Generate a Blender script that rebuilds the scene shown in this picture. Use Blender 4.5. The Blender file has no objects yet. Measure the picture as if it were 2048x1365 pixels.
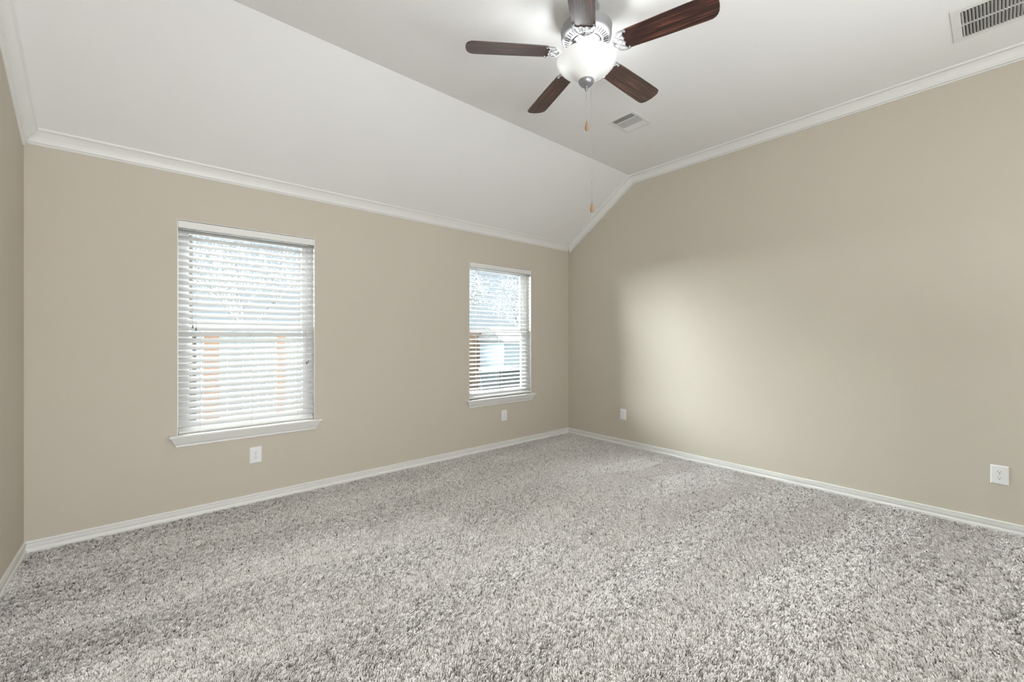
import bpy, bmesh, math, random
import numpy as np
from mathutils import Vector, Matrix, noise

C = bpy.context.scene.collection
sc = bpy.context.scene
PI = math.pi
R = math.radians

# ------------------------------------------------------------ camera
cam_data = bpy.data.cameras.new('camera')
cam = bpy.data.objects.new('camera', cam_data)
C.objects.link(cam)
cam.location = (-4.1093, -3.6406, 1.2348)
cam.rotation_euler = (PI / 2, 0, -0.7121)
cam_data.sensor_width = 36
cam_data.lens = 836.56 / 2048 * 36
cam_data.shift_y = -7.25 / 2048
cam_data.clip_start = 0.05
sc.camera = cam

# ------------------------------------------------------------ view, world, light
vs = sc.view_settings
sc.display_settings.display_device = 'sRGB'
vs.view_transform = 'Standard'
vs.look = 'None'
vs.gamma = 1
vs.use_curve_mapping = False
vs.exposure = 0.06
sc.cycles.use_denoising = True
sc.cycles.max_bounces = 10
sc.cycles.diffuse_bounces = 5
sc.cycles.glossy_bounces = 3
sc.cycles.transmission_bounces = 6
sc.cycles.transparent_max_bounces = 8
sc.cycles.sample_clamp_indirect = 6
sc.cycles.caustics_reflective = False
sc.cycles.caustics_refractive = False

SKY_HIGH = 6.0      # bright cloud cover overhead
SKY_LOW = 0.86      # paler near the horizon
BULB_W = 4.7
REAR_FILL_W = 20.0
DOOR_FILL_W = 96.0
UP_FILL_W = 32.0
SUN_E = 198.0
SUN_ELEV = 26
SUN_ANGLE = 124

w = bpy.data.worlds.new('overcast_sky')
sc.world = w
w.use_nodes = True
nt = w.node_tree
nt.nodes.clear()
wo = nt.nodes.new('ShaderNodeOutputWorld')
bg = nt.nodes.new('ShaderNodeBackground')
tc = nt.nodes.new('ShaderNodeTexCoord')
sep = nt.nodes.new('ShaderNodeSeparateXYZ')
mr = nt.nodes.new('ShaderNodeMapRange')
mr.interpolation_type = 'SMOOTHSTEP'
mr.inputs['From Min'].default_value = 0.24
mr.inputs['From Max'].default_value = 0.45
mr.inputs['To Min'].default_value = SKY_LOW
mr.inputs['To Max'].default_value = SKY_HIGH
bg.inputs['Color'].default_value = (0.80, 0.90, 1.0, 1)
nt.links.new(tc.outputs['Generated'], sep.inputs[0])
nt.links.new(sep.outputs['Z'], mr.inputs['Value'])
nt.links.new(mr.outputs[0], bg.inputs['Strength'])
nt.links.new(bg.outputs[0], wo.inputs[0])


def area_light(name, loc, rot, sx, sy, power, color):
    l = bpy.data.lights.new(name, 'AREA')
    l.shape = 'RECTANGLE'
    l.size, l.size_y, l.energy, l.color = sx, sy, power, color
    o = bpy.data.objects.new(name, l)
    C.objects.link(o)
    o.location, o.rotation_euler = loc, rot
    return o


# fill lamps, added at an invented window and doorway behind the viewpoint
area_light('rear_fill', (-1.7, -4.93, 1.45), (R(-90), 0, PI), 2.0, 1.5, REAR_FILL_W, (0.93, 0.965, 1.0))
area_light('doorway_fill', (-4.0, -5.25, 1.25), (R(-90), 0, PI), 0.86, 1.9, DOOR_FILL_W, (0.93, 0.965, 1.0))
# upward fill lamp, unseen and added to brighten the ceiling
# stands behind the viewpoint with no fixture of its own
area_light('ceiling_fill', (-2.5, -4.1, 1.3), (PI, 0, 0), 2.0, 0.9, UP_FILL_W, (0.93, 0.965, 1.0))
# hazy low sun behind the garden, a broad soft glow falling in through the two blinded windows
def haze_sun(name, elev, azim, angle, strength):
    l = bpy.data.lights.new(name, 'SUN')
    l.energy = strength
    l.angle = R(angle)
    l.color = (0.94, 0.97, 1.0)
    o = bpy.data.objects.new(name, l)
    C.objects.link(o)
    o.rotation_euler = (R(-(90 - elev)), 0, R(azim))
    return o


haze_sun('hazy_sun', SUN_ELEV, -10, SUN_ANGLE, SUN_E)

# ------------------------------------------------------------ materials


def new_mat(name):
    m = bpy.data.materials.new(name)
    m.use_nodes = True
    n = m.node_tree
    b = n.nodes.get('Principled BSDF')
    return m, n, b


def plain(name, col, rough=0.5, metal=0.0, bump=None, spec=0.5):
    m, n, b = new_mat(name)
    b.inputs['Base Color'].default_value = (*col, 1)
    b.inputs['Roughness'].default_value = rough
    b.inputs['Metallic'].default_value = metal
    b.inputs['Specular IOR Level'].default_value = spec
    if bump:
        scale, dist, strength = bump
        t = n.nodes.new('ShaderNodeTexCoord')
        x = n.nodes.new('ShaderNodeTexNoise')
        x.inputs['Scale'].default_value = scale
        x.inputs['Detail'].default_value = 3
        bp_ = n.nodes.new('ShaderNodeBump')
        bp_.inputs['Distance'].default_value = dist
        bp_.inputs['Strength'].default_value = strength
        n.links.new(t.outputs['Object'], x.inputs['Vector'])
        n.links.new(x.outputs['Fac'], bp_.inputs['Height'])
        n.links.new(bp_.outputs[0], b.inputs['Normal'])
    return m


def noisy(name, c1, c2, scale, rough=0.8, detail=4, stretch=(1, 1, 1)):
    m, n, b = new_mat(name)
    t = n.nodes.new('ShaderNodeTexCoord')
    mp = n.nodes.new('ShaderNodeMapping')
    mp.inputs['Scale'].default_value = stretch
    x = n.nodes.new('ShaderNodeTexNoise')
    x.inputs['Scale'].default_value = scale
    x.inputs['Detail'].default_value = detail
    r = n.nodes.new('ShaderNodeValToRGB')
    r.color_ramp.elements[0].position = 0.3
    r.color_ramp.elements[0].color = (*c1, 1)
    r.color_ramp.elements[1].position = 0.7
    r.color_ramp.elements[1].color = (*c2, 1)
    n.links.new(t.outputs['Object'], mp.inputs[0])
    n.links.new(mp.outputs[0], x.inputs['Vector'])
    n.links.new(x.outputs['Fac'], r.inputs[0])
    n.links.new(r.outputs[0], b.inputs['Base Color'])
    b.inputs['Roughness'].default_value = rough
    return m


M = {}
M['wall'] = plain('beige_wall_paint', (0.57, 0.52, 0.44), 0.75, bump=(170, 0.002, 0.35), spec=0.25)
M['ceiling'] = plain('white_ceiling_paint', (0.83, 0.825, 0.81), 0.9, bump=(120, 0.0015, 0.2), spec=0.1)
M['trim'] = plain('white_trim_paint', (0.78, 0.775, 0.745), 0.38, bump=(30, 0.0006, 0.2))
M['plate'] = plain('white_outlet_plastic', (0.84, 0.84, 0.84), 0.3)
M['slot'] = plain('dark_slot', (0.02, 0.02, 0.02), 0.6)
M['vinyl'] = plain('white_window_vinyl', (0.86, 0.86, 0.85), 0.35)
M['white_metal'] = plain('white_enamel_metal', (0.26, 0.26, 0.265), 0.28)
M['register'] = plain('white_register_enamel', (0.74, 0.735, 0.71), 0.4)
M['duct'] = plain('dark_duct', (0.03, 0.028, 0.024), 0.8)
M['filter'] = plain('dusty_filter', (0.16, 0.14, 0.12), 0.9)
M['nickel'] = plain('grey_finial_metal', (0.32, 0.32, 0.34), 0.35, 0.6)
M['chain'] = plain('beaded_chain_metal', (0.45, 0.44, 0.42), 0.35, 0.8)
M['pendant'] = plain('light_wood_pull', (0.34, 0.20, 0.11), 0.45)
M['tassel'] = plain('grey_cord_tassel', (0.22, 0.20, 0.17), 0.5)
M['cord'] = plain('white_blind_cord', (0.8, 0.8, 0.78), 0.8)
M['backing'] = plain('carpet_backing', (0.09, 0.075, 0.065), 0.95)
M['concrete'] = noisy('patio_concrete', (0.17, 0.17, 0.165), (0.21, 0.21, 0.20), 6)
M['lawn'] = noisy('winter_lawn', (0.12, 0.125, 0.11), (0.18, 0.185, 0.16), 9)
M['fence'] = noisy('weathered_cedar', (0.08, 0.045, 0.027), (0.14, 0.085, 0.055), 5, stretch=(6, 6, 0.6))
M['fence_pale'] = noisy('bleached_cedar', (0.15, 0.16, 0.17), (0.20, 0.21, 0.225), 5, stretch=(6, 6, 0.6))
M['post_wood'] = noisy('stained_post_wood', (0.08, 0.040, 0.024), (0.12, 0.064, 0.036), 6, stretch=(6, 6, 0.6))
M['bin'] = plain('dark_teal_plastic', (0.001, 0.006, 0.009), 0.6)
M['dark_metal'] = plain('dark_bronze_metal', (0.003, 0.0035, 0.004), 0.6)
M['siding'] = plain('pale_blue_siding', (0.17, 0.205, 0.23), 0.6)
M['roofing'] = noisy('grey_shingle', (0.03, 0.03, 0.03), (0.04, 0.04, 0.04), 12)
M['bark'] = noisy('grey_bark', (0.10, 0.10, 0.105), (0.14, 0.14, 0.14), 12)
M['leaf'] = noisy('pale_leaf', (0.12, 0.13, 0.135), (0.2, 0.21, 0.215), 5)

# blind slats: faux wood that lets a little light through
m, n, b = new_mat('white_slat_vinyl')
b.inputs['Base Color'].default_value = (0.72, 0.71, 0.70, 1)
b.inputs['Roughness'].default_value = 0.45
tr = n.nodes.new('ShaderNodeBsdfTranslucent')
tr.inputs['Color'].default_value = (0.9, 0.88, 0.84, 1)
mx = n.nodes.new('ShaderNodeMixShader')
mx.inputs[0].default_value = 0.13
out = n.nodes['Material Output']
n.links.new(b.outputs[0], mx.inputs[1])
n.links.new(tr.outputs[0], mx.inputs[2])
n.links.new(mx.outputs[0], out.inputs[0])
M['slat'] = m

# window glass: a clear pane (transparent with a faint mirror)
m, n, b = new_mat('clear_window_glass')
n.nodes.remove(b)
tp = n.nodes.new('ShaderNodeBsdfTransparent')
tp.inputs[0].default_value = (0.93, 0.96, 0.96, 1)
gl = n.nodes.new('ShaderNodeBsdfGlossy')
gl.inputs['Roughness'].default_value = 0.02
fr = n.nodes.new('ShaderNodeFresnel')
fr.inputs[0].default_value = 1.45
mx = n.nodes.new('ShaderNodeMixShader')
n.links.new(fr.outputs[0], mx.inputs[0])
n.links.new(tp.outputs[0], mx.inputs[1])
n.links.new(gl.outputs[0], mx.inputs[2])
n.links.new(mx.outputs[0], n.nodes['Material Output'].inputs[0])
M['glass'] = m

# frosted alabaster-style lamp bowl
m, n, b = new_mat('frosted_bowl_glass')
b.inputs['Base Color'].default_value = (0.88, 0.88, 0.86, 1)
b.inputs['Roughness'].default_value = 0.25
tr = n.nodes.new('ShaderNodeBsdfTranslucent')
tr.inputs['Color'].default_value = (0.32, 0.32, 0.316, 1)
mx = n.nodes.new('ShaderNodeMixShader')
t = n.nodes.new('ShaderNodeTexCoord')
x = n.nodes.new('ShaderNodeTexNoise')
x.inputs['Scale'].default_value = 9
x.inputs['Distortion'].default_value = 1.5
r_ = n.nodes.new('ShaderNodeMapRange')
r_.inputs['To Min'].default_value = 0.07
r_.inputs['To Max'].default_value = 0.11
n.links.new(t.outputs['Object'], x.inputs['Vector'])
n.links.new(x.outputs['Fac'], r_.inputs['Value'])
n.links.new(r_.outputs[0], mx.inputs[0])
n.links.new(b.outputs[0], mx.inputs[1])
n.links.new(tr.outputs[0], mx.inputs[2])
n.links.new(mx.outputs[0], n.nodes['Material Output'].inputs[0])
M['bowl'] = m

# glowing bulbs
m, n, b = new_mat('glowing_bulb')
b.inputs['Emission Color'].default_value = (1, 0.88, 0.66, 1)
b.inputs['Emission Strength'].default_value = 5
M['bulb'] = m

# dark rosewood fan blades, grain along local x
m, n, b = new_mat('dark_rosewood')
t = n.nodes.new('ShaderNodeTexCoord')
mp = n.nodes.new('ShaderNodeMapping')
mp.inputs['Scale'].default_value = (1.6, 34, 6)
x = n.nodes.new('ShaderNodeTexNoise')
x.inputs['Scale'].default_value = 2.2
x.inputs['Detail'].default_value = 7
x.inputs['Roughness'].default_value = 0.62
x.inputs['Distortion'].default_value = 0.5
cr = n.nodes.new('ShaderNodeValToRGB')
cr.color_ramp.elements[0].position = 0.36
cr.color_ramp.elements[0].color = (0.012, 0.006, 0.006, 1)
cr.color_ramp.elements[1].position = 0.72
cr.color_ramp.elements[1].color = (0.23, 0.085, 0.05, 1)
e = cr.color_ramp.elements.new(0.52)
e.color = (0.045, 0.016, 0.012, 1)
n.links.new(t.outputs['Object'], mp.inputs[0])
n.links.new(mp.outputs[0], x.inputs['Vector'])
n.links.new(x.outputs['Fac'], cr.inputs[0])
n.links.new(cr.outputs[0], b.inputs['Base Color'])
b.inputs['Roughness'].default_value = 0.30
b.inputs['Coat Weight'].default_value = 0.3
b.inputs['Coat Roughness'].default_value = 0.3
M['rosewood'] = m

# carpet yarn: colour of each tuft from its own shade value
m, n, b = new_mat('carpet_yarn')
at = n.nodes.new('ShaderNodeAttribute')
at.attribute_name = 'tuft_shade'
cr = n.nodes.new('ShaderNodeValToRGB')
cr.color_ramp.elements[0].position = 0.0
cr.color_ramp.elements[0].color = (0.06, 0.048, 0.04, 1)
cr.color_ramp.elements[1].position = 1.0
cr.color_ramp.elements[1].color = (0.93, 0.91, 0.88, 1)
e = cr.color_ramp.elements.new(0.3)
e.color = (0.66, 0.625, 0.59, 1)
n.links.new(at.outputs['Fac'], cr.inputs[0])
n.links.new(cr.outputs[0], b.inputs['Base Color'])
b.inputs['Roughness'].default_value = 0.95
b.inputs['Specular IOR Level'].default_value = 0.1
M['yarn'] = m

# ------------------------------------------------------------ helpers


class MB:
    """collects shapes, then links them as ONE mesh object"""

    def __init__(self):
        self.v, self.f, self.s = [], [], []

    def add(self, vs_, fs, smooth=False):
        k = len(self.v)
        self.v += [tuple(p) for p in vs_]
        for f in fs:
            self.f.append([i + k for i in f])
            self.s.append(smooth)

    def box(self, a, b, mat=None):
        (x0, y0, z0), (x1, y1, z1) = a, b
        vs_ = [Vector(p) for p in ((x0, y0, z0), (x1, y0, z0), (x1, y1, z0), (x0, y1, z0),
                                   (x0, y0, z1), (x1, y0, z1), (x1, y1, z1), (x0, y1, z1))]
        if mat is not None:
            vs_ = [mat @ p for p in vs_]
        self.add(vs_, [(0, 3, 2, 1), (4, 5, 6, 7), (0, 1, 5, 4), (1, 2, 6, 5), (2, 3, 7, 6), (3, 0, 4, 7)])

    def lathe(self, prof, seg=48, center=(0, 0), mat=None, smooth=True, close=False):
        vs_, fs = [], []
        for (r, z) in prof:
            for i in range(seg):
                a = 2 * PI * i / seg
                p = Vector((center[0] + r * math.cos(a), center[1] + r * math.sin(a), z))
                vs_.append(mat @ p if mat is not None else p)
        n_ = len(prof)
        for j in range(n_ - 1 + (1 if close else 0)):
            j2 = (j + 1) % n_
            for i in range(seg):
                i2 = (i + 1) % seg
                fs.append((j * seg + i, j * seg + i2, j2 * seg + i2, j2 * seg + i))
        self.add(vs_, fs, smooth)

    def prism(self, outline, z0, z1, mat=None):
        n_ = len(outline)
        vs_ = [Vector((x_, y_, z0)) for x_, y_ in outline] + [Vector((x_, y_, z1)) for x_, y_ in outline]
        if mat is not None:
            vs_ = [mat @ p for p in vs_]
        fs = [tuple(range(n_ - 1, -1, -1)), tuple(range(n_, 2 * n_))]
        fs += [(i, (i + 1) % n_, (i + 1) % n_ + n_, i + n_) for i in range(n_)]
        self.add(vs_, fs)

    def tube(self, pts, r, seg=8, flat=1.0, mat=None):
        pts = [Vector(p) for p in pts]
        rr = r if isinstance(r, (list, tuple)) else [r] * len(pts)
        vs_, fs = [], []
        for i, p in enumerate(pts):
            d = (pts[min(i + 1, len(pts) - 1)] - pts[max(i - 1, 0)]).normalized()
            up = Vector((0, 0, 1)) if abs(d.z) < 0.95 else Vector((1, 0, 0))
            s_ = d.cross(up).normalized()
            u_ = s_.cross(d).normalized()
            for k in range(seg):
                a = 2 * PI * k / seg
                q = p + s_ * math.cos(a) * rr[i] + u_ * math.sin(a) * rr[i] * flat
                vs_.append(mat @ q if mat is not None else q)
        for i in range(len(pts) - 1):
            for k in range(seg):
                k2 = (k + 1) % seg
                fs.append((i * seg + k, i * seg + k2, (i + 1) * seg + k2, (i + 1) * seg + k))
        fs.append(tuple(range(seg - 1, -1, -1)))
        fs.append(tuple(range((len(pts) - 1) * seg, len(pts) * seg)))
        self.add(vs_, fs, True)

    def loft(self, rings, closed_ring=True, caps=True, smooth=False):
        n_ = len(rings[0])
        vs_ = [p for r in rings for p in r]
        fs = []
        for i in range(len(rings) - 1):
            for k in range(n_ if closed_ring else n_ - 1):
                k2 = (k + 1) % n_
                fs.append((i * n_ + k, i * n_ + k2, (i + 1) * n_ + k2, (i + 1) * n_ + k))
        if caps and closed_ring:
            fs.append(tuple(range(n_ - 1, -1, -1)))
            fs.append(tuple(range((len(rings) - 1) * n_, len(rings) * n_)))
        self.add(vs_, fs, smooth)

    def build(self, name, material, parent=None, bevel=0, fix=True):
        me = bpy.data.meshes.new(name)
        me.from_pydata(self.v, [], self.f)
        me.polygons.foreach_set('use_smooth', self.s)
        if fix:
            bm = bmesh.new()
            bm.from_mesh(me)
            bmesh.ops.recalc_face_normals(bm, faces=bm.faces)
            bm.to_mesh(me)
            bm.free()
        me.materials.append(material)
        o = bpy.data.objects.new(name, me)
        C.objects.link(o)
        if parent is not None:
            o.parent = parent
        if bevel:
            md = o.modifiers.new('bevel', 'BEVEL')
            md.width = bevel
            md.segments = 2
            md.limit_method = 'ANGLE'
            md.angle_limit = R(40)
            md.harden_normals = False
        return o


def tag(o, label=None, cat=None, group=None, kind=None):
    if label:
        o['label'] = label
    if cat:
        o['category'] = cat
    if group:
        o['group'] = group
    if kind:
        o['kind'] = kind
    return o


def empty(name, loc, rz=0):
    o = bpy.data.objects.new(name, None)
    C.objects.link(o)
    o.location = loc
    o.rotation_euler = (0, 0, rz)
    o.empty_display_size = 0.1
    return o


def struct(o, label=None, cat=None):
    o['kind'] = 'structure'
    if label:
        o['label'] = label
    if cat:
        o['category'] = cat
    return o


def dup(o, parent=None, loc=None, rot=None):
    c = o.copy()
    C.objects.link(c)
    c.parent = parent
    if loc is not None:
        c.location = loc
    if rot is not None:
        c.rotation_euler = rot
    for ch in list(o.children):
        dup(ch, c)
    return c


# ------------------------------------------------------------ room shell
W = 4.6606          # left wall at x = -W, right wall at x = 0, window wall at y = 0
D = 4.9             # back wall at y = -D
H = 3.05            # flat ceiling
EAVE = 2.413        # sloped ceiling meets window wall
CY = 0.955          # crease distance from window wall
SL = (H - EAVE) / CY
T = 0.15
FZ = -0.017         # underside of the pile
WIN = [(-3.974, -3.095), (-1.563, -0.664)]
WZ0, WZ1 = 0.555, 2.042

fl = MB()
fl.box((-W - T, -D - T, FZ - 0.1), (T, T, FZ))
struct(fl.build('floor', M['backing']), 'wall-to-wall carpeted floor of the empty room', 'floor')


def wall_with_holes(a0, a1, holes, z0, z1, place):
    """holes: (a, b, z0, z1); place(mb, a, b, z, z') adds a box"""
    mb = MB()
    xs = sorted({a0, a1, *[h[0] for h in holes], *[h[1] for h in holes]})
    for i in range(len(xs) - 1):
        xa, xb = xs[i], xs[i + 1]
        hh = [h for h in holes if h[0] <= xa + 1e-6 and h[1] >= xb - 1e-6]
        if hh:
            place(mb, xa, xb, z0, hh[0][2])
            place(mb, xa, xb, hh[0][3], z1)
        else:
            place(mb, xa, xb, z0, z1)
    return mb


wf = wall_with_holes(-W - T, T, [(a, b, WZ0, WZ1) for a, b in WIN], FZ, 2.60,
                     lambda mb, a, b, c, d: mb.box((a, 0, c), (b, T, d)))
struct(wf.build('wall_far', M['wall']), 'beige wall holding both blinded windows', 'wall')
wr = MB()
wr.box((0, -D - T, FZ), (T, 0, H + 0.1))
struct(wr.build('wall_right', M['wall']), 'plain beige wall on the right rising to the flat ceiling', 'wall')
wl = MB()
wl.box((-W - T, -D - T, FZ), (-W, 0, H + 0.1))
struct(wl.build('wall_left', M['wall']), 'sliver of beige wall at the left edge', 'wall')
BH = (-2.75, -0.65)
DH = (-4.43, -3.57)
wb = wall_with_holes(-W - T, T, [(BH[0], BH[1], 0.65, 2.25), (DH[0], DH[1], FZ, 2.04)], FZ, H + 0.1,
                     lambda mb, a, b, c, d: mb.box((a, -D - T, c), (b, -D, d)) if d - c > 0.01 else None)
struct(wb.build('wall_back', M['wall']), 'beige wall behind the viewpoint', 'wall')
hb = MB()
hb.box((-W - T, -D - 1.2, FZ), (-3.2, -D - 1.1, 2.5))
hb.box((-3.3, -D - 1.1, FZ), (-3.2, -D - T, 2.5))
hb.box((-W - T, -D - 1.1, FZ), (-W, -D - T, 2.5))
hb.box((-W - T, -D - 1.2, 2.5), (-3.2, -D - T, 2.6))
hb.box((-W - T, -D - 1.2, FZ - 0.1), (-3.2, -D - T, FZ))
struct(hb.build('added_hallway', M['wall']), 'small added hallway around the fill lamp, behind the viewpoint', 'wall')

cl = MB()
sec = [(0.16, EAVE - 0.16 * SL), (-CY, H), (-D - T, H), (-D - T, H + 0.12), (-CY, H + 0.12), (0.16, EAVE - 0.16 * SL + 0.14)]
cl.loft([[(-W - T, y, z) for y, z in sec], [(T, y, z) for y, z in sec]])
struct(cl.build('ceiling', M['ceiling']), 'white ceiling, flat overhead and sloping down to the window wall', 'ceiling')

# crown moulding --------------------------------------------------------
# profile in fractions: (down the wall, out along the ceiling)
CP = [(1.0, 0.0), (1.0, 0.13), (0.96, 0.17), (0.91, 0.17), (0.90, 0.09), (0.865, 0.09), (0.86, 0.22), (0.80, 0.25), (0.66, 0.29), (0.50, 0.40), (0.36, 0.55),
      (0.25, 0.72), (0.20, 0.84), (0.185, 0.76), (0.15, 0.76), (0.14, 0.92), (0.08, 0.97), (0.0, 1.0), (-0.05, 1.0), (-0.05, 0.0)]


def rake_ring(xw, sx, kind):
    rr = []
    for u, v in CP:
        du, dv = u * 0.087, v * 0.062
        x_ = xw + sx * dv
        if kind == 'crease':
            rr.append((x_, -CY - du * math.tan(math.atan(SL) / 2), H - du))
        elif kind == 'back':
            rr.append((x_, -D, H - du))
        else:
            yq = -0.03
            rr.append((x_, yq, EAVE + 0.03 * SL - du / math.cos(math.atan(SL))))
    return rr


for nm, xw, sx, lab in (('trim_1', 0, -1, 'white crown moulding climbing the right wall to the flat ceiling'),
                        ('trim_2', -W, 1, 'white crown moulding climbing the left wall')):
    mb = MB()
    mb.loft([rake_ring(xw, sx, 'eave'), rake_ring(xw, sx, 'crease'), rake_ring(xw, sx, 'back')])
    struct(mb.build(nm, M['trim']), lab, 'crown moulding')
mb = MB()
co = 1 / math.sqrt(1 + SL * SL)
ring = []
for u, v in CP:
    du, dv = u * 0.064, v * 0.052
    ring.append((0, -dv * co, EAVE + dv * SL * co - du))
mb.loft([[(-W, y, z) for _, y, z in ring], [(0, y, z) for _, y, z in ring]])
struct(mb.build('trim_3', M['trim']), 'white crown moulding along the top of the window wall', 'crown moulding')
mb = MB()
mb.loft([[(-W, -D + v * 0.062, H - u * 0.087) for u, v in CP], [(0, -D + v * 0.062, H - u * 0.087) for u, v in CP]])
struct(mb.build('trim_4', M['trim']), 'white crown moulding on the back wall', 'crown moulding')

# baseboards: rounded top, groove, flat, groove, lower bead
BP = [(0, FZ), (0.0145, FZ), (0.0150, 0.009), (0.0130, 0.0140), (0.0085, 0.0165), (0.0078, 0.020), (0.0090, 0.024), (0.0108, 0.030), (0.0118, 0.044),
      (0.0112, 0.0475), (0.0040, 0.0482), (0.0040, 0.0500), (0.0085, 0.0510), (0.0090, 0.056), (0.007, 0.0605), (0.003, 0.0625), (0, 0.0625)]


def base(name, ax, lab):
    mb_ = MB()
    if ax == 'far':
        rs = [[(-W + d, -d, z) for d, z in BP], [(-d, -d, z) for d, z in BP]]
    elif ax == 'right':
        rs = [[(-d, -d, z) for d, z in BP], [(-d, -D + d, z) for d, z in BP]]
    elif ax == 'left':
        rs = [[(-W + d, -d, z) for d, z in BP], [(-W + d, -D + d, z) for d, z in BP]]
    else:
        rs = [[(-W + d, -D + d, z) for d, z in BP], [(-d, -D + d, z) for d, z in BP]]
    mb_.loft(rs)
    struct(mb_.build(name, M['trim']), lab, 'baseboard')


base('baseboard_far', 'far', 'white grooved baseboard under the two windows')
base('baseboard_right', 'right', 'white grooved baseboard along the plain right wall')
base('baseboard_left', 'left', 'white grooved baseboard at the bottom left edge')
base('baseboard_back', 'back', 'white grooved baseboard behind the viewpoint')

# ------------------------------------------------------------ windows


def sweep_sill(x0, x1, parent):
    prof = [(0.002, 0.487), (0.011, 0.487), (0.013, 0.494), (0.012, 0.500), (0.017, 0.506), (0.022, 0.516), (0.030, 0.535), (0.034, 0.545),
            (0.035, 0.551), (0.044, 0.552), (0.047, 0.557), (0.047, 0.565), (0.043, 0.569), (0.002, 0.569)]
    rings = []
    for d, z in prof:
        rings.append([(x0 - d, 0.004, z), (x0 - d, -d, z), (x1 + d, -d, z), (x1 + d, 0.004, z)])
    mb_ = MB()
    mb_.loft(rings)
    mb_.box((x0 + 0.001, -0.002, WZ0 - 0.002), (x1 - 0.001, 0.10, 0.569))
    return mb_.build('window_sill', M['trim'], parent)


def frame_boxes(mb_, x0, x1, z0, z1, wd, y0, y1):
    mb_.box((x0, y0, z0), (x0 + wd, y1, z1))
    mb_.box((x1 - wd, y0, z0), (x1, y1, z1))
    mb_.box((x0 + wd, y0, z0), (x1 - wd, y1, z0 + wd))
    mb_.box((x0 + wd, y0, z1 - wd), (x1 - wd, y1, z1))


def make_window(idx, x0, x1):
    e_ = empty('window_%d' % idx, ((x0 + x1) / 2, 0, 0))
    e_.location = (0, 0, 0)
    struct(e_, ['large white vinyl window behind the left blind', 'white vinyl window behind the right blind'][idx - 1], 'window')
    z0, z1, zm = 0.569, WZ1, 1.305
    f_ = MB()
    frame_boxes(f_, x0, x1, z0, z1, 0.034, 0.088, 0.148)
    fr_ = f_.build('window_frame', M['vinyl'], e_, bevel=0.002)
    for nm, za, zb, ya in (('upper_sash', zm - 0.018, z1 - 0.034, 0.118), ('lower_sash', z0 + 0.034, zm + 0.022, 0.094)):
        s_ = MB()
        frame_boxes(s_, x0 + 0.034, x1 - 0.034, za, zb, 0.036, ya, ya + 0.024)
        so = s_.build(nm, M['vinyl'], e_, bevel=0.002)
        g_ = MB()
        g_.box((x0 + 0.07, ya + 0.010, za + 0.036), (x1 - 0.07, ya + 0.014, zb - 0.036))
        g_.build('glass_pane', M['glass'], so)
    sweep_sill(x0 + 0.004, x1 - 0.004, e_)
    # white jamb lining of the opening
    j_ = MB()
    j_.box((x0, 0.001, z0), (x0 + 0.004, 0.088, z1))
    j_.box((x1 - 0.004, 0.001, z0), (x1, 0.088, z1))
    j_.box((x0 + 0.004, 0.001, z1 - 0.004), (x1 - 0.004, 0.088, z1))
    j_.build('jamb_lining', M['trim'], e_)
    return e_


for i_, (a_, b_) in enumerate(WIN):
    make_window(i_ + 1, a_, b_)

# unseen window and doorway, added to house the fill lamps
e_ = struct(empty('window_3', (0, 0, 0)), 'added unseen window in the back wall, at the rear fill lamp', 'window')
f_ = MB()
frame_boxes(f_, BH[0], BH[1], 0.65, 2.25, 0.05, -D - 0.12, -D - 0.06)
f_.box((-1.73, -D - 0.12, 0.70), (-1.67, -D - 0.06, 2.20))
f_.build('window_frame', M['vinyl'], e_, bevel=0.002)
f_ = MB()
f_.box((BH[0] + 0.01, -D - 0.055, 0.66), (BH[1] - 0.01, -D - 0.050, 2.24))
f_.build('sky_block_panel', M['cord'], e_)  # added panel, keeps sky light from entering through this opening
f_ = MB()
for (xa, xb, za, zb) in ((DH[0] - .06, DH[0], 0, 2.10), (DH[1], DH[1] + .06, 0, 2.10), (DH[0], DH[1], 2.04, 2.10)):
    f_.box((xa, -D, za), (xb, -D + 0.015, zb))
struct(f_.build('added_doorway', M['trim']), 'white casing of the added doorway for the fill lamp, behind the viewpoint', 'door')

# ------------------------------------------------------------ blinds
PITCH = 0.0445


def slat_mesh(x0, x1):
    mb_ = MB()
    L = (x1 - x0)
    pr = []
    n_ = 8
    for k in range(n_ + 1):
        t_ = k / n_
        y_ = -0.025 + 0.05 * t_
        pr.append((y_, 0.0022 * (1 - (2 * t_ - 1) ** 2) + 0.0013))
    for k in range(n_, -1, -1):
        t_ = k / n_
        y_ = -0.025 + 0.05 * t_
        pr.append((y_, 0.0022 * (1 - (2 * t_ - 1) ** 2) - 0.0013))
    mb_.loft([[(-L / 2, y, z) for y, z in pr], [(L / 2, y, z) for y, z in pr]])
    return mb_


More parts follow.
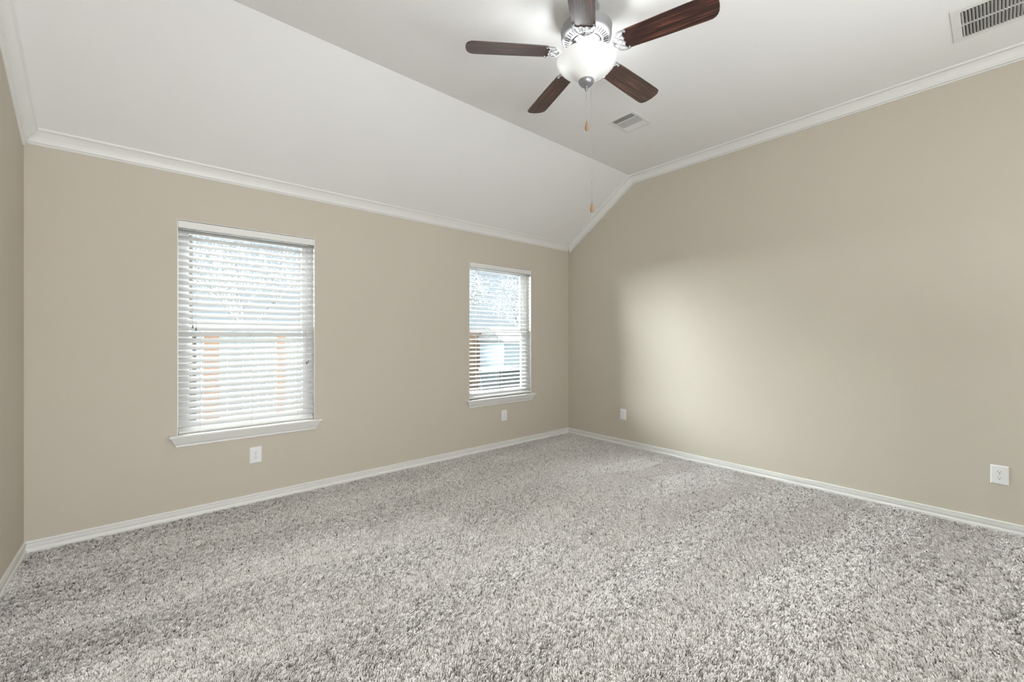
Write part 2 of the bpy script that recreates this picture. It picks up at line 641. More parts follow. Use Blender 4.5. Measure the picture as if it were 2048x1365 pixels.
def make_blind(x0, x1, tilt, label, rail_z, cord_specs, jitter, seed):
    rnd = random.Random(seed)
    root = empty('window_blind', ((x0 + x1) / 2, 0.034, rail_z))
    tag(root, label, 'window blind', 'horizontal slat blinds in the windows')
    ox, oy, oz = root.location
    hw = (x1 - x0) / 2 - 0.006
    # valance with returns and small crown edge
    v_ = MB()
    zt, zb = 2.0345 - oz, 1.985 - oz
    yf = -0.036
    v_.loft([[(sx * (hw + 0.001), yf + d, z) for d, z in ((0, zb + .003), (0, zt - .003), (0.003, zt), (0.009, zt), (0.009, zb), (0.003, zb))] for sx in (-1, 1)])
    v_.build('valance', M['trim'], root)
    for sx in (-1, 1):
        rt = MB()
        rt.box((sx * hw - (0.008 if sx > 0 else 0), yf + 0.0095, zb), (sx * hw + (0.008 if sx < 0 else 0), yf + 0.045, zt))
        rt.build('valance_return', M['trim'], root)
    h_ = MB()
    h_.box((-hw + 0.012, -0.024, 1.992 - oz), (hw - 0.012, 0.028, 2.034 - oz))
    h_.build('head_rail', M['white_metal'], root, bevel=0.002)
    # slats
    first = None
    z = 1.968 - oz
    zs = []
    k = 0
    while z > 0.030:
        zs.append(z)
        z -= PITCH
    for k, z in enumerate(zs):
        if first is None:
            first = slat_mesh(-hw + 0.003, hw - 0.003).build('slat', M['slat'], root)
            s_ = first
        else:
            s_ = first.copy()
            C.objects.link(s_)
            s_.parent = root
        s_.location = (0, 0, z)
        s_.rotation_euler = (tilt + R(rnd.uniform(-jitter, jitter)), R(rnd.uniform(-0.06, 0.06)), 0)
    # bottom rail with plugs
    b_ = MB()
    mt = Matrix.Rotation(tilt * 0.9, 4, 'X')
    pr = [(-0.024, -0.007), (-0.025, 0.004), (-0.021, 0.008), (0.021, 0.008), (0.025, 0.004), (0.024, -0.007), (0.020, -0.009), (-0.020, -0.009)]
    b_.loft([[mt @ Vector((sx * (hw - 0.003), y, z_)) for y, z_ in pr] for sx in (-1, 1)])
    br = b_.build('bottom_rail', M['trim'], root)
    for px in (-hw * 0.72, 0.0, hw * 0.72):
        p_ = MB()
        p_.lathe([(0.0001, -0.0115), (0.005, -0.0115), (0.006, -0.009), (0.006, -0.006)], 12, mat=mt @ Matrix.Translation((px, -0.008, 0)))
        p_.build('cord_plug', M['tassel'], br)
    # ladder cords
    for px in (-hw * 0.72, 0.0, hw * 0.72):
        l_ = MB()
        for y_ in (-0.0262, 0.0262):
            yy = y_ * math.cos(tilt)
            l_.tube([(px, yy, 0.01), (px, yy, 1.99 - oz)], 0.0009, 6)
        for z in zs:
            l_.tube([(px, -0.0262 * math.cos(tilt), z - 0.004 - 0.0262 * math.sin(tilt)), (px, 0.0262 * math.cos(tilt), z - 0.004 + 0.0262 * math.sin(tilt))], 0.0006, 5)
        l_.build('ladder_cord', M['cord'], root)
    # pull cords with tassels
    for (cx_, cz_) in cord_specs:
        c_ = MB()
        c_.tube([(cx_ - ox, -0.031, 1.99 - oz), (cx_ - ox, -0.032, cz_ + 0.02 - oz)], 0.0010, 6)
        co_ = c_.build('pull_cord', M['cord'], root)
        t_ = MB()
        t_.lathe([(0.0015, 0.022), (0.003, 0.020), (0.0045, 0.008), (0.0068, 0.0), (0.0062, -0.003), (0.001, -0.003)], 14,
                 mat=Matrix.Translation((cx_ - ox, -0.032, cz_ - oz)))
        t_.build('tassel', M['tassel'], co_)
    return root


TILT1, TILT2 = R(37), R(12)
make_blind(WIN[0][0], WIN[0][1], TILT1, 'white slat blind over the larger left window, slats tilted nearly closed', 0.589,
           [(-3.890, 1.300), (-3.871, 1.283), (-3.157, 1.020), (-3.146, 1.032)], 0.9, 3)
make_blind(WIN[1][0], WIN[1][1], TILT2, 'white slat blind over the right window nearer the corner, slats more open', 0.589,
           [(-1.478, 1.175), (-1.470, 1.125), (-0.752, 1.05)], 0.7, 5)

# ------------------------------------------------------------ wall outlets


def make_outlet():
    root = empty('wall_outlet', (0, 0, 0))
    p_ = MB()
    hw, hh = 0.0390, 0.0600
    rings = []
    for d, ins in ((0.0, 0.0), (-0.0025, 0.0), (-0.0048, 0.003), (-0.0056, 0.008)):
        rings.append([(-hw + ins, d, -hh + ins), (hw - ins, d, -hh + ins), (hw - ins, d, hh - ins), (-hw + ins, d, hh - ins)])
    p_.loft(rings)
    p_.build('cover_plate', M['plate'], root)
    for s in (1, -1):
        r_b = MB()
        ol = []
        for k in range(28):
            a = 2 * PI * k / 28
            ol.append((0.0172 * math.cos(a), max(-0.0135, min(0.0135, 0.0172 * math.sin(a)))))
        mt = Matrix.Translation((0, -0.0050, s * 0.0195)) @ Matrix.Rotation(PI / 2, 4, 'X')
        r_b.prism(ol, 0.0, 0.0022, mt)
        rc = r_b.build('receptacle', M['plate'], root, bevel=0.0005)
        s_b = MB()
        s_b.box((-0.0075, -0.0078, s * 0.0195 + 0.0005), (-0.0055, -0.0070, s * 0.0195 + 0.0085))
        s_b.box((0.0055, -0.0078, s * 0.0195 + 0.0015), (0.0073, -0.0070, s * 0.0195 + 0.0078))
        s_b.lathe([(0.0001, 0.0), (0.0027, 0.0), (0.0027, 0.0008), (0.0001, 0.0008)], 12,
                  mat=Matrix.Translation((0, -0.0070, s * 0.0195 - 0.0065)) @ Matrix.Rotation(PI / 2, 4, 'X'))
        s_b.build('socket_slots', M['slot'], rc)
    sc_b = MB()
    sc_b.lathe([(0.0001, 0.0064), (0.0022, 0.0062), (0.0027, 0.0052)], 12, mat=Matrix.Rotation(PI / 2, 4, 'X'))
    sc_b.build('screw', M['white_metal'], root)
    return root


ou = make_outlet()
spots = [((-3.513, 0, 0.351), 0, 'white duplex outlet on the window wall below the large left window'),
         ((-1.085, 0, 0.352), 0, 'small white duplex outlet on the window wall below the right window'),
         ((0, -0.836, 0.349), -PI / 2, 'white duplex outlet on the right wall close to the room corner'),
         ((0, -3.653, 0.355), -PI / 2, 'white duplex outlet on the right wall at the far right edge')]
for k, (loc, rz, lab) in enumerate(spots):
    o = ou if k == 0 else dup(ou)
    o.location = loc
    o.rotation_euler = (0, 0, rz)
    tag(o, lab, 'outlet', 'white electrical outlets low on the walls')

# ------------------------------------------------------------ supply vent on the flat ceiling
vx0, vx1, vy0, vy1 = -1.199, -0.912, -1.742, -1.498
root = empty('air_vent', ((vx0 + vx1) / 2, (vy0 + vy1) / 2, H))
tag(root, 'small white three-way air register on the flat ceiling beyond the fan', 'air vent')
ox, oy, oz = root.location
hx, hy = (vx1 - vx0) / 2, (vy1 - vy0) / 2
f_ = MB()
b1 = 0.028
for (xa, ya, xb, yb) in ((-hx, -hy, -hx + b1, hy), (hx - b1, -hy, hx, hy), (-hx + b1, -hy, hx - b1, -hy + b1), (-hx + b1, hy - b1, hx - b1, hy)):
    f_.box((xa, ya, -0.006), (xb, yb, 0.0))
f_.build('frame', M['register'], root, bevel=0.003)
ix, iy = hx - b1, hy - b1
bk = MB()
bk.box((-ix, -iy, -0.0012), (ix, iy, -0.0002))
bk.build('duct_backing', M['duct'], root)
# long louvres on the near-left side
lx = -ix
sl_ = None
for k in range(4):
    m_ = MB()
    mt = Matrix.Translation((lx + 0.008 + k * 0.0135, 0, -0.006)) @ Matrix.Rotation(R(-22), 4, 'Y')
    m_.box((-0.006, -iy, -0.0007), (0.006, iy, 0.0007), mt)
    m_.build('louvre', M['register'], root)
m_ = MB()
m_.box((lx + 0.056, -iy, -0.010), (lx + 0.0585, iy, -0.001))
m_.build('divider', M['register'], root)
m_ = MB()
m_.box((ix - 0.070, -iy, -0.010), (ix - 0.0675, iy, -0.001))
m_.build('divider', M['register'], root)
nmid = 13
for k in range(nmid):
    m_ = MB()
    yy = -iy + (k + 0.5) * 2 * iy / nmid
    mt = Matrix.Translation((0, yy, -0.006)) @ Matrix.Rotation(R(3), 4, 'X')
    m_.box((lx + 0.060, -0.0053, -0.0006), (ix - 0.071, 0.0053, 0.0006), mt)
    m_.build('louvre', M['register'], root)
for k in range(5):
    m_ = MB()
    mt = Matrix.Translation((ix - 0.060 + k * 0.0135, 0, -0.006)) @ Matrix.Rotation(R(38), 4, 'Y')
    m_.box((-0.0085, -iy, -0.0007), (0.0085, iy, 0.0007), mt)
    m_.build('louvre', M['register'], root)
m_ = MB()
m_.box((hx - 0.022, hy - 0.110, -0.013), (hx - 0.014, hy - 0.100, -0.006))
m_.build('damper_lever', M['register'], root)

# return grille at the right edge
gx0, gx1, gy0, gy1 = -0.738, -0.362, -4.08, -3.468
root = empty('return_grille', ((gx0 + gx1) / 2, (gy0 + gy1) / 2, H))
tag(root, 'large slotted return air grille on the ceiling at the top right edge', 'air vent')
hx, hy = (gx1 - gx0) / 2, (gy1 - gy0) / 2
f_ = MB()
b1 = 0.040
for (xa, ya, xb, yb) in ((-hx, -hy, -hx + b1, hy), (hx - b1, -hy, hx, hy), (-hx + b1, -hy, hx - b1, -hy + b1), (-hx + b1, hy - b1, hx - b1, hy)):
    f_.box((xa, ya, -0.007), (xb, yb, 0.0))
f_.build('frame', M['register'], root, bevel=0.003)
ix, iy = hx - b1, hy - b1
bk = MB()
bk.box((-ix, -iy, -0.0012), (ix, iy, -0.0002))
bk.build('filter_backing', M['duct'], root)
m_ = MB()
m_.box((-0.003, -iy, -0.009), (0.003, iy, -0.0014))
m_.build('rib', M['register'], root)
ns = int(2 * iy / 0.0135)
for s in (-1, 1):
    xa, xb = (-ix, -0.003) if s < 0 else (0.003, ix)
    for k in range(ns):
        m_ = MB()
        yy = iy - (k + 0.5) * 2 * iy / ns
        mt = Matrix.Translation((0, yy, -0.0065)) @ Matrix.Rotation(R(52), 4, 'X')
        m_.box((xa, -0.0068, -0.0006), (xb, 0.0068, 0.0006), mt)
        m_.build('louvre', M['register'], root)

# ------------------------------------------------------------ ceiling fan
FX, FY, FB = -2.2994, -2.1679, 2.792
fan = empty('ceiling_fan', (FX, FY, H))
tag(fan, 'white ceiling fan with five dark wood blades and a lit frosted bowl light', 'ceiling fan')


def fz(z):
    return z - H


m_ = MB()
m_.lathe([(0.001, fz(3.05)), (0.070, fz(3.05)), (0.072, fz(3.042)), (0.066, fz(3.020)), (0.045, fz(2.995)), (0.026, fz(2.985)), (0.001, fz(2.985))], 48)
m_.build('canopy', M['white_metal'], fan)
m_ = MB()
m_.lathe([(0.001, fz(2.99)), (0.0135, fz(2.99)), (0.0135, fz(2.94)), (0.001, fz(2.94))], 24)
m_.build('downrod', M['white_metal'], fan)
m_ = MB()
m_.lathe([(0.001, fz(2.965)), (0.035, fz(2.965)), (0.06, fz(2.958)), (0.10, fz(2.945)), (0.130, fz(2.936)), (0.1375, fz(2.930)), (0.139, fz(2.925)), (0.137, fz(2.920)),
          (0.137, fz(2.885)), (0.134, fz(2.874)), (0.126, fz(2.866)), (0.112, fz(2.861)), (0.096, fz(2.857)), (0.082, fz(2.855)), (0.080, fz(2.860)), (0.001, fz(2.860))], 72)
hs = m_.build('motor_housing', M['white_metal'], fan)
m_ = MB()
nsl = 40
for k in range(nsl):
    a = 2 * PI * k / nsl
    mt = Matrix.Rotation(a, 4, 'Z') @ Matrix.Translation((0.1060, 0, fz(2.8590))) @ Matrix.Rotation(R(-16), 4, 'Y')
    m_.box((-0.0130, -0.0026, -0.0022), (0.0130, 0.0026, 0.0012), mt)
m_.build('vent_slots', M['slot'], hs)
m_ = MB()
m_.lathe([(0.001, fz(2.858)), (0.076, fz(2.858)), (0.078, fz(2.852)), (0.074, fz(2.846)), (0.068, fz(2.848)), (0.066, fz(2.840)), (0.05, fz(2.838)), (0.001, fz(2.838))], 48)
m_.build('flywheel', M['white_metal'], fan)
m_ = MB()
m_.lathe([(0.001, fz(2.840)), (0.038, fz(2.840)), (0.040, fz(2.815)), (0.052, fz(2.800)), (0.055, fz(2.770)), (0.060, fz(2.764)), (0.060, fz(2.756)), (0.001, fz(2.756))], 48)
m_.build('switch_housing', M['nickel'], fan)

# frosted bowl
bowl_prof = [(0.1595, 2.7560), (0.1625, 2.7530), (0.1620, 2.7480), (0.1590, 2.7420), (0.1540, 2.7330), (0.1470, 2.7240), (0.1385, 2.7140), (0.1275, 2.7040), (0.1130, 2.6940),
             (0.0950, 2.6850), (0.0770, 2.6750), (0.0640, 2.6640), (0.0530, 2.6530), (0.0430, 2.6440), (0.0300, 2.6400), (0.0060, 2.6390)]
m_ = MB()
m_.lathe([(r, fz(z)) for r, z in bowl_prof], 72)
m_.build('bowl_shade', M['bowl'], fan, fix=False)
m_ = MB()
m_.lathe([(0.001, fz(2.757)), (0.006, fz(2.757)), (0.006, fz(2.638)), (0.001, fz(2.638))], 16)
m_.build('centre_stem', M['nickel'], fan)
m_ = MB()
m_.lathe([(0.001, fz(2.650)), (0.038, fz(2.6500)), (0.0425, fz(2.646)), (0.0420, fz(2.640)), (0.0385, fz(2.630)), (0.031, fz(2.621)), (0.020, fz(2.615)), (0.010, fz(2.612)),
          (0.0065, fz(2.608)), (0.0085, fz(2.602)), (0.0075, fz(2.594)), (0.004, fz(2.589)), (0.0008, fz(2.588))], 40)
m_.build('finial', M['nickel'], fan)

# bulbs inside the bowl
for k in range(3):
    a = R(20 + 120 * k)
    bx, by, bz = 0.068 * math.cos(a), 0.068 * math.sin(a), 2.738
    m_ = MB()
    m_.lathe([(0.001, -0.030), (0.012, -0.026), (0.0175, -0.014), (0.0175, 0.0), (0.013, 0.014), (0.010, 0.022), (0.010, 0.028)], 20,
             mat=Matrix.Translation((bx, by, fz(bz))) @ Matrix.Rotation(a, 4, 'Z') @ Matrix.Rotation(R(-62), 4, 'Y'))
    m_.build('bulb', M['bulb'], fan)
    l = bpy.data.lights.new('bulb_light', 'POINT')
    l.energy = BULB_W
    l.color = (0.93, 0.965, 1.0)
    l.shadow_soft_size = 0.022
    lo = bpy.data.objects.new('bulb_light', l)
    C.objects.link(lo)
    lo.location = (FX + bx * 1.25, FY + by * 1.25, bz + 0.012)

# blades ---------------------------------------------------------------


def blade_outline():
    pts = []
    root_edge = [(0.226, 0.0600), (0.219, 0.0575), (0.214, 0.050), (0.207, 0.041), (0.2045, 0.032), (0.208, 0.022), (0.2125, 0.014), (0.207, 0.007), (0.203, 0.0)]
    full = root_edge + [(x, -y) for x, y in root_edge[-2::-1]]
    pts += full                                   # from +y to -y at the root
    tip = [(0.40, 0.0655), (0.60, 0.0690), (0.625, 0.0680), (0.638, 0.0620), (0.648, 0.0520), (0.655, 0.038), (0.6585, 0.02), (0.660, 0.0)]
    pts += [(x, -y) for x, y in tip]
    pts += [(x, y) for x, y in tip[-2::-1]]
    return pts


def iron_mesh(mb_):
    """openwork bracket, local x outward, z=0 at the blade underside"""
    z = 0.0
    arm = [(0.060, 0, 0.048), (0.085, 0, 0.040), (0.105, 0, 0.020), (0.125, 0, 0.004), (0.145, 0, -0.002), (0.160, 0, -0.002)]
    mb_.tube(arm, [0.013, 0.0115, 0.010, 0.009, 0.010, 0.009], 10, 0.55)
    for s in (1, -1):
        mb_.tube([(0.142, 0, z), (0.150, s * 0.016, z), (0.160, s * 0.034, z), (0.174, s * 0.048, z), (0.192, s * 0.0565, z), (0.212, s * 0.0585, z), (0.228, s * 0.055, z)],
                 [0.007, 0.0065, 0.0065, 0.0065, 0.006, 0.006, 0.0065], 8, 0.5)
        mb_.tube([(0.160, 0, z), (0.172, s * 0.012, z), (0.185, s * 0.015, z), (0.197, s * 0.010, z), (0.203, 0, z)], 0.0042, 8, 0.6)
        mb_.tube([(0.163, s * 0.036, z), (0.172, s * 0.028, z), (0.184, s * 0.024, z), (0.194, s * 0.026, z), (0.203, s * 0.034, z)], 0.004, 8, 0.6)
        mb_.tube([(0.203, 0, z), (0.2075, s * 0.007, z), (0.2125, s * 0.014, z), (0.208, s * 0.022, z), (0.2045, s * 0.032, z), (0.207, s * 0.041, z), (0.214, s * 0.050, z), (0.222, s * 0.056, z)],
                 0.0040, 8, 0.6)
        mb_.lathe([(0.001, -0.005), (0.004, -0.004), (0.005, -0.001), (0.005, 0.002)], 12, mat=Matrix.Translation((0.226, s * 0.050, 0)))


PITCHB = R(-11)
proto_b = proto_i = None
for k in range(5):
    a = 2.50745 - 2 * PI / 5 * k
    if proto_b is None:
        m_ = MB()
        m_.prism(blade_outline(), 0.0, 0.0055)
        proto_b = m_.build('blade', M['rosewood'], fan, bevel=0.0015)
        m_ = MB()
        iron_mesh(m_)
        proto_i = m_.build('blade_bracket', M['white_metal'], fan)
        bo, io = proto_b, proto_i
    else:
        bo = proto_b.copy()
        io = proto_i.copy()
        C.objects.link(bo)
        C.objects.link(io)
        bo.parent = fan
        io.parent = fan
    mt = Matrix.Translation((0, 0, fz(FB))) @ Matrix.Rotation(a, 4, 'Z') @ Matrix.Rotation(PITCHB, 4, 'X')
    bo.matrix_local = mt
    io.matrix_local = Matrix.Translation((0, 0, fz(FB) - 0.002)) @ Matrix.Rotation(a, 4, 'Z') @ Matrix.Rotation(PITCHB, 4, 'X')

# pull chains
RXD = Vector((math.cos(0.7121), -math.sin(0.7121), 0))       # sideways direction of the light kit


def chain(off, z0, z1, beadz):
    p0 = RXD * off[0]
    p1 = RXD * off[1]
    m1 = MB()
    n_ = int((z0 - z1) / 0.009)
    for i in range(n_ + 1):
        t_ = i / n_
        c_ = p0.lerp(p1, t_)
        z = z0 + (z1 - z0) * t_
        m1.lathe([(0.0003, 0.0020), (0.0016, 0.0010), (0.0016, -0.0010), (0.0003, -0.0020)], 6, mat=Matrix.Translation((c_.x, c_.y, fz(z))))
    m1.tube([(p0.x, p0.y, fz(z0)), (p1.x, p1.y, fz(z1))], 0.0006, 5)
    for z in beadz:
        t_ = (z0 - z) / (z0 - z1)
        c_ = p0.lerp(p1, t_)
        m1.lathe([(0.0003, 0.005), (0.0028, 0.003), (0.0028, -0.003), (0.0003, -0.005)], 10, mat=Matrix.Translation((c_.x, c_.y, fz(z))))
    ch = m1.build('pull_chain', M['chain'], fan)
    m2 = MB()
    m2.lathe([(0.001, 0.004), (0.0035, 0.002), (0.0045, -0.006), (0.0080, -0.020), (0.0105, -0.032), (0.0102, -0.041), (0.0065, -0.049), (0.001, -0.052)], 20,
             mat=Matrix.Translation((p1.x, p1.y, fz(z1))))
    m2.build('pull_pendant', M['pendant'], ch)


chain((0.001, 0.003), 2.590, 2.421, [2.55])
chain((0.024, 0.031), 2.622, 1.972, [2.083])

# ------------------------------------------------------------ outdoors
g_ = MB()
g_.box((-25, 0.2, -0.42), (35, 60, -0.32))
struct(g_.build('ground', M['lawn']), 'pale lawn outside the windows', 'lawn')
g_ = MB()
g_.box((-5.2, 0.2, -0.32), (1.0, 2.0, -0.27))
struct(g_.build('patio_slab', M['concrete']), 'pale concrete strip outside the windows', 'patio')

GZ = -0.32


def fence(x0, x1, y, mat, label, group=None):
    fe = empty('wooden_fence', (x0, y, GZ))
    tag(fe, label, 'fence')
    x_ = 0
    while x_ < x1 - x0 - 0.1:
        m_ = MB()
        xx = x_
        while xx < x_ + 2.38:
            m_.box((xx, 0, 0.04), (xx + 0.135, 0.02, 1.80))
            xx += 0.142
        m_.box((x_, 0.0195, 0.4), (x_ + 2.4, 0.06, 0.49))
        m_.box((x_, 0.0195, 1.4), (x_ + 2.4, 0.06, 1.49))
        m_.build('fence_panel', mat, fe)
        m_ = MB()
        m_.box((x_ - 0.05, 0.021, 0), (x_ + 0.05, 0.12, 1.84))
        m_.build('fence_post', mat, fe)
        x_ += 2.4


fence(-10.0, 0.0, 6.6, M['fence_pale'], 'pale bleached wooden fence seen through the lower half of the large left blind')
fence(1.2, 13.2, 6.0, M['fence'], 'brown wooden fence seen through the lower half of the right blind')

for (px, py, wd, lab) in ((-3.52, 3.0, 0.165, 'brown wooden post glimpsed through the left part of the large blind'),
                          (-2.72, 3.0, 0.11, 'narrow brown post glimpsed through the right part of the large blind')):
    m_ = MB()
    m_.box((px - wd / 2, py - wd / 2, GZ), (px + wd / 2, py + wd / 2, 1.27))
    m_.box((px - wd / 2 - .02, py - wd / 2 - .02, 1.27), (px + wd / 2 + .02, py + wd / 2 + .02, 1.31))
    o = m_.build('garden_post', M['post_wood'], bevel=0.006)
    tag(o, lab, 'post', 'brown posts in the garden')
m_ = MB()
m_.box((-3.803, 2.22, -0.32), (-3.757, 2.27, 3.40))
m_.box((-3.83, 2.19, -0.27), (-3.73, 2.30, -0.25))
tag(m_.build('lamp_post', M['dark_metal'], bevel=0.004), 'thin tall dark post glimpsed through the left edge of the large blind', 'post')
m_ = MB()
m_.box((-3.735, 3.12, GZ), (-3.665, 3.20, 1.24))
m_.box((-3.745, 3.11, 1.24), (-3.655, 3.21, 1.26))
tag(m_.build('bollard', M['dark_metal'], bevel=0.004), 'short dark post just left of the brown post, seen through the large blind', 'post')

# dark teal wheeled bin seen low through the right blind
bn = empty('wheeled_bin', (2.30, 4.2, GZ))
tag(bn, 'dark teal wheeled bin seen through the bottom of the right blind', 'bin')
m_ = MB()
m_.loft([[(-0.30, -0.27, 0.06), (0.30, -0.27, 0.06), (0.30, 0.27, 0.06), (-0.30, 0.27, 0.06)],
         [(-0.38, -0.36, 0.75), (0.38, -0.36, 0.75), (0.38, 0.36, 0.75), (-0.38, 0.36, 0.75)]])
m_.build('body', M['bin'], bn, bevel=0.02)
m_ = MB()
m_.loft([[(-0.40, -0.38, 0.75), (0.40, -0.38, 0.75), (0.40, 0.40, 0.75), (-0.40, 0.40, 0.75)],
         [(-0.36, -0.34, 0.82), (0.36, -0.34, 0.82), (0.36, 0.38, 0.82), (-0.36, 0.38, 0.82)]])
m_.build('lid', M['bin'], bn, bevel=0.01)
for s in (-1, 1):
    m_ = MB()
    m_.lathe([(0.001, -0.03), (0.11, -0.03), (0.12, -0.02), (0.12, 0.02), (0.11, 0.03), (0.001, 0.03)], 24,
             mat=Matrix.Translation((s * 0.34, 0.28, 0.12)) @ Matrix.Rotation(PI / 2, 4, 'Y'))
    m_.build('wheel', M['dark_metal'], bn)

# pale shed behind the bin
sh = empty('garden_shed', (3.6, 5.2, GZ))
tag(sh, 'pale blue shed seen through the lower right of the right blind', 'shed')
m_ = MB()
m_.box((-0.75, -0.45, 0), (0.75, 0.6, 1.45))
m_.build('wall', M['siding'], sh)
m_ = MB()
m_.loft([[(-0.85, y, z) for y, z in ((-0.55, 1.45), (0.70, 1.45), (0.075, 1.85))], [(0.85, y, z) for y, z in ((-0.55, 1.45), (0.70, 1.45), (0.075, 1.85))]])
m_.build('roof', M['roofing'], sh)

def tree(x, y, h, seed, label):
    rnd = random.Random(seed)
    root = empty('bare_tree', (x, y, GZ))
    tag(root, label, 'tree', 'trees beyond the fence')
    tr_ = MB()
    lf = MB()

    def grow(p, d, L, r, lev):
        pts = [p]
        q = p.copy()
        dd = d.copy()
        for i in range(3):
            dd = (dd + Vector((rnd.uniform(-.22, .22), rnd.uniform(-.22, .22), rnd.uniform(-.02, .16)))).normalized()
            q = q + dd * (L / 3)
            pts.append(q.copy())
        tr_.tube(pts, [r, r * .85, r * .72, r * .6], 6 if lev < 2 else 4)
        if lev >= 4:
            for i in range(16):
                c = q + Vector((rnd.gauss(0, .22), rnd.gauss(0, .22), rnd.gauss(0, .2)))
                u = Vector((rnd.gauss(0, 1), rnd.gauss(0, 1), rnd.gauss(0, 1))).normalized() * rnd.uniform(.03, .06)
                v = u.cross(Vector((rnd.gauss(0, 1), rnd.gauss(0, 1), rnd.gauss(0, 1)))).normalized() * rnd.uniform(.02, .04)
                lf.add([c - u, c + v, c + u, c - v], [(0, 1, 2, 3)])
            return
        for i in range(4 if lev < 3 else 3):
            a_ = rnd.uniform(0, 2 * PI)
            sp = rnd.uniform(.45, 1.0)
            nd = (dd + Vector((math.cos(a_), math.sin(a_), 0)) * sp + Vector((0, 0, .12))).normalized()
            grow(pts[-1] if i < 2 else pts[2], nd, L * rnd.uniform(.6, .78), r * .55, lev + 1)

    grow(Vector((0, 0, 0)), Vector((0, 0, 1)), h * .24, h * .011, 0)
    tr_.build('trunk', M['bark'], root, fix=False)
    lf.build('foliage', M['leaf'], root, fix=False)


for k, (x, y, h, lab) in enumerate(((-5.6, 12.5, 7.5, 'leftmost bare grey tree beyond the fence, behind the left edge of the large blind'),
                                    (-1.4, 14.5, 9.0, 'bare grey tree beyond the fence, behind the right half of the large blind'),
                                    (2.6, 13.0, 7.0, 'bare grey tree beyond the fence, hidden by the wall between the windows'),
                                    (6.2, 12.0, 7.0, 'leafy grey tree beyond the fence, behind the left half of the right blind'),
                                    (10.5, 12.8, 7.8, 'rightmost grey tree beyond the fence, behind the right half of the right blind'))):
    tree(x, y, h, 11 + k, lab)

# ------------------------------------------------------------ carpet pile
rng = np.random.default_rng(7)


def vnoise(x, y, seed):
    """smooth value noise, unit cell"""
    g = np.random.default_rng(seed).random((257, 257))
    xi = np.floor(x).astype(int)
    yi = np.floor(y).astype(int)
    fx, fy = x - xi, y - yi
    fx = fx * fx * (3 - 2 * fx)
    fy = fy * fy * (3 - 2 * fy)
    xi %= 256
    yi %= 256
    return (g[xi, yi] * (1 - fx) * (1 - fy) + g[xi + 1, yi] * fx * (1 - fy) + g[xi, yi + 1] * (1 - fx) * fy + g[xi + 1, yi + 1] * fx * fy)


CX, CYc = cam.location.x, cam.location.y
X0, X1, Y0, Y1 = -W + 0.006, -0.006, -D + 0.01, -0.006
base_sp = 0.0048
nx, ny = int((X1 - X0) / base_sp), int((Y1 - Y0) / base_sp)
gx, gy = np.meshgrid(X0 + (np.arange(nx) + .5) * base_sp, Y0 + (np.arange(ny) + .5) * base_sp, indexing='ij')
px = (gx + rng.uniform(-.5, .5, gx.shape) * base_sp).ravel()
py = (gy + rng.uniform(-.5, .5, gy.shape) * base_sp).ravel()
dist = np.hypot(px - CX, py - CYc)
fwd = (px - CX) * math.sin(0.7121) + (py - CYc) * math.cos(0.7121)
keepp = np.clip(1.9 / np.maximum(dist, 0.1), 0.42, 1.0)
keepp = np.where(fwd < 0.55, 0.16, keepp)          # behind the viewpoint: coarser tufts
kp = rng.random(px.shape) < keepp
px, py, keepp, dist = px[kp], py[kp], keepp[kp], dist[kp]
N = len(px)
rad = 0.00150 + 0.0013 * np.clip((dist - 1.6) / 2.0, 0, 1)
# sweep of the vacuum: straight bands parallel to the window wall lying different ways
wob = vnoise(px * 0.7 + 40, py * 0.7 + 9, 1) * 1.3 + vnoise(px * 2.2 + 3, py * 3 + 70, 2) * 0.35
ph = py / 0.31 + wob
band = np.tanh(3.0 * np.sin(PI * ph)) * (0.35 + 0.9 * vnoise(px * 0.5 + 11, py * 3.2 + 5, 8))
seam = np.exp(-(np.sin(PI * ph) / 0.16) ** 2) * vnoise(px * 1.6 + 2, py * 6 + 5, 12)
zone = vnoise(px * 0.75 + 21, py * 0.75 + 13, 9)
cl1 = vnoise(px * 85 + 5, py * 85 + 9, 4) - .5
cl2 = vnoise(px * 85 + 105, py * 85 + 49, 14) - .5
lx = 0.0006 + 0.0020 * band + (zone - .5) * 0.004 + cl1 * 0.010 + rng.normal(0, .0011, N)
ly = 0.0003 - 0.0022 * band + (vnoise(px * 3 + 1, py * 3 + 8, 15) - .5) * 0.003 + cl2 * 0.010 + rng.normal(0, .0011, N)
hgt = 0.0150 - seam * 0.0028 + (vnoise(px * 70 + 5, py * 70 + 9, 24) - 0.5) * 0.0100 + (vnoise(px * 24, py * 24, 5) - .5) * 0.004 + rng.normal(0, .0010, N)
P = np.zeros((N, 3, 3), np.float32)
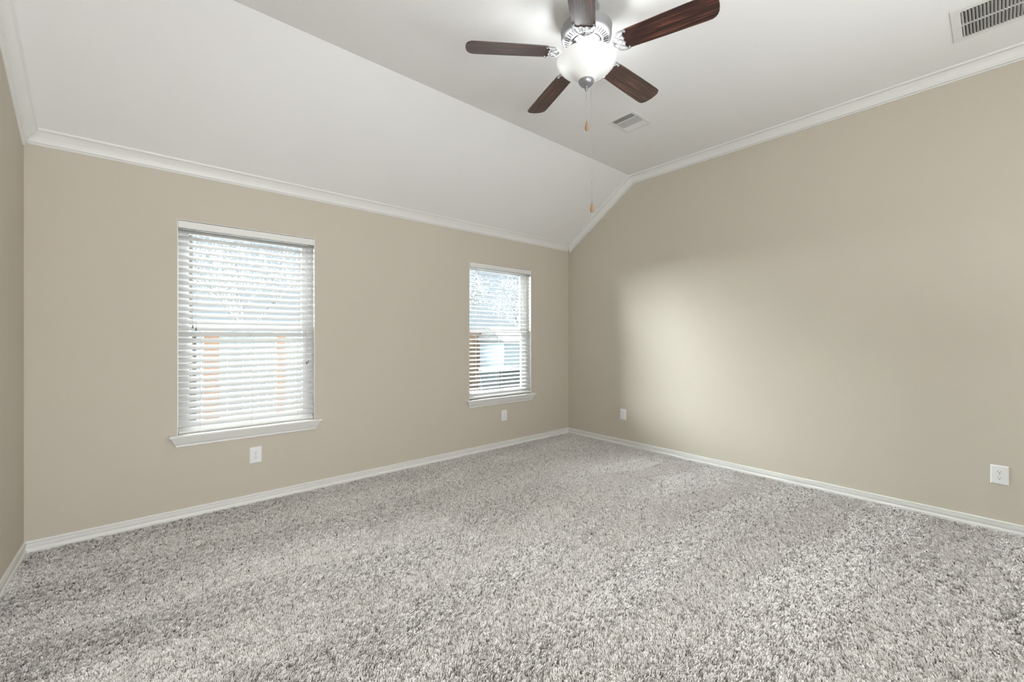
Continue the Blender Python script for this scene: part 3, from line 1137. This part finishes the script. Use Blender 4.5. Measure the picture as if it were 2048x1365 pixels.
P[:, 0, 0], P[:, 0, 1], P[:, 0, 2] = px, py, FZ
P[:, 1, 0] = px + lx * .35
P[:, 1, 1] = py + ly * .35
P[:, 1, 2] = FZ + hgt * .62
P[:, 2, 0] = px + lx
P[:, 2, 1] = py + ly
P[:, 2, 2] = FZ + hgt
np.clip(P[:, :, 0], -W + 0.016, -0.016, out=P[:, :, 0])
np.clip(P[:, :, 1], -D + 0.016, -0.016, out=P[:, :, 1])
RR = np.zeros((N, 3), np.float32)
RR[:, 0] = rad * .8
RR[:, 1] = rad
RR[:, 2] = rad * .95
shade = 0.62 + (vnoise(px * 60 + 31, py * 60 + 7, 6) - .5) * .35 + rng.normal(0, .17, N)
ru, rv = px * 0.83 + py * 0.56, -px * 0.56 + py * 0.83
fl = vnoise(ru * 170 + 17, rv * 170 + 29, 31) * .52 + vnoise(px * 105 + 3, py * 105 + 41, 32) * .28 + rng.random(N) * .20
near_gap_shade = np.clip(1.15 - (dist - 0.9) / 1.9, 0, 1) * 0.05 + np.clip((px + 2.6) / 1.6, 0, 1) * np.clip((-1.6 - py) / 1.0, 0, 1) * 0.07  # near and right pile dimmed in colour, imitating shaded gaps
thr = 0.31 + 0.045 * band + 0.12 * (zone - .5) + near_gap_shade * 1.6 + seam * 0.10
shade = shade * (0.20 + 0.80 / (1 + np.exp(-(fl - thr) / 0.05)))  # dark tufts paint the shade between clumps into the colour
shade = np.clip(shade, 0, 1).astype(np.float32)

hc = bpy.data.hair_curves.new('carpet_pile')
hc.add_curves([3] * N)
hc.attributes['position'].data.foreach_set('vector', P.ravel())
ra = hc.attributes.get('radius') or hc.attributes.new('radius', 'FLOAT', 'POINT')
ra.data.foreach_set('value', RR.ravel())
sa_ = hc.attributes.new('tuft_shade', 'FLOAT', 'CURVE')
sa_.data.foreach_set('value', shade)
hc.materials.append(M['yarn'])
cp = bpy.data.objects.new('carpet_pile', hc)
C.objects.link(cp)
tag(cp, 'light grey beige cut pile carpet covering the whole floor', 'carpet', kind='stuff')
print('tufts', N)
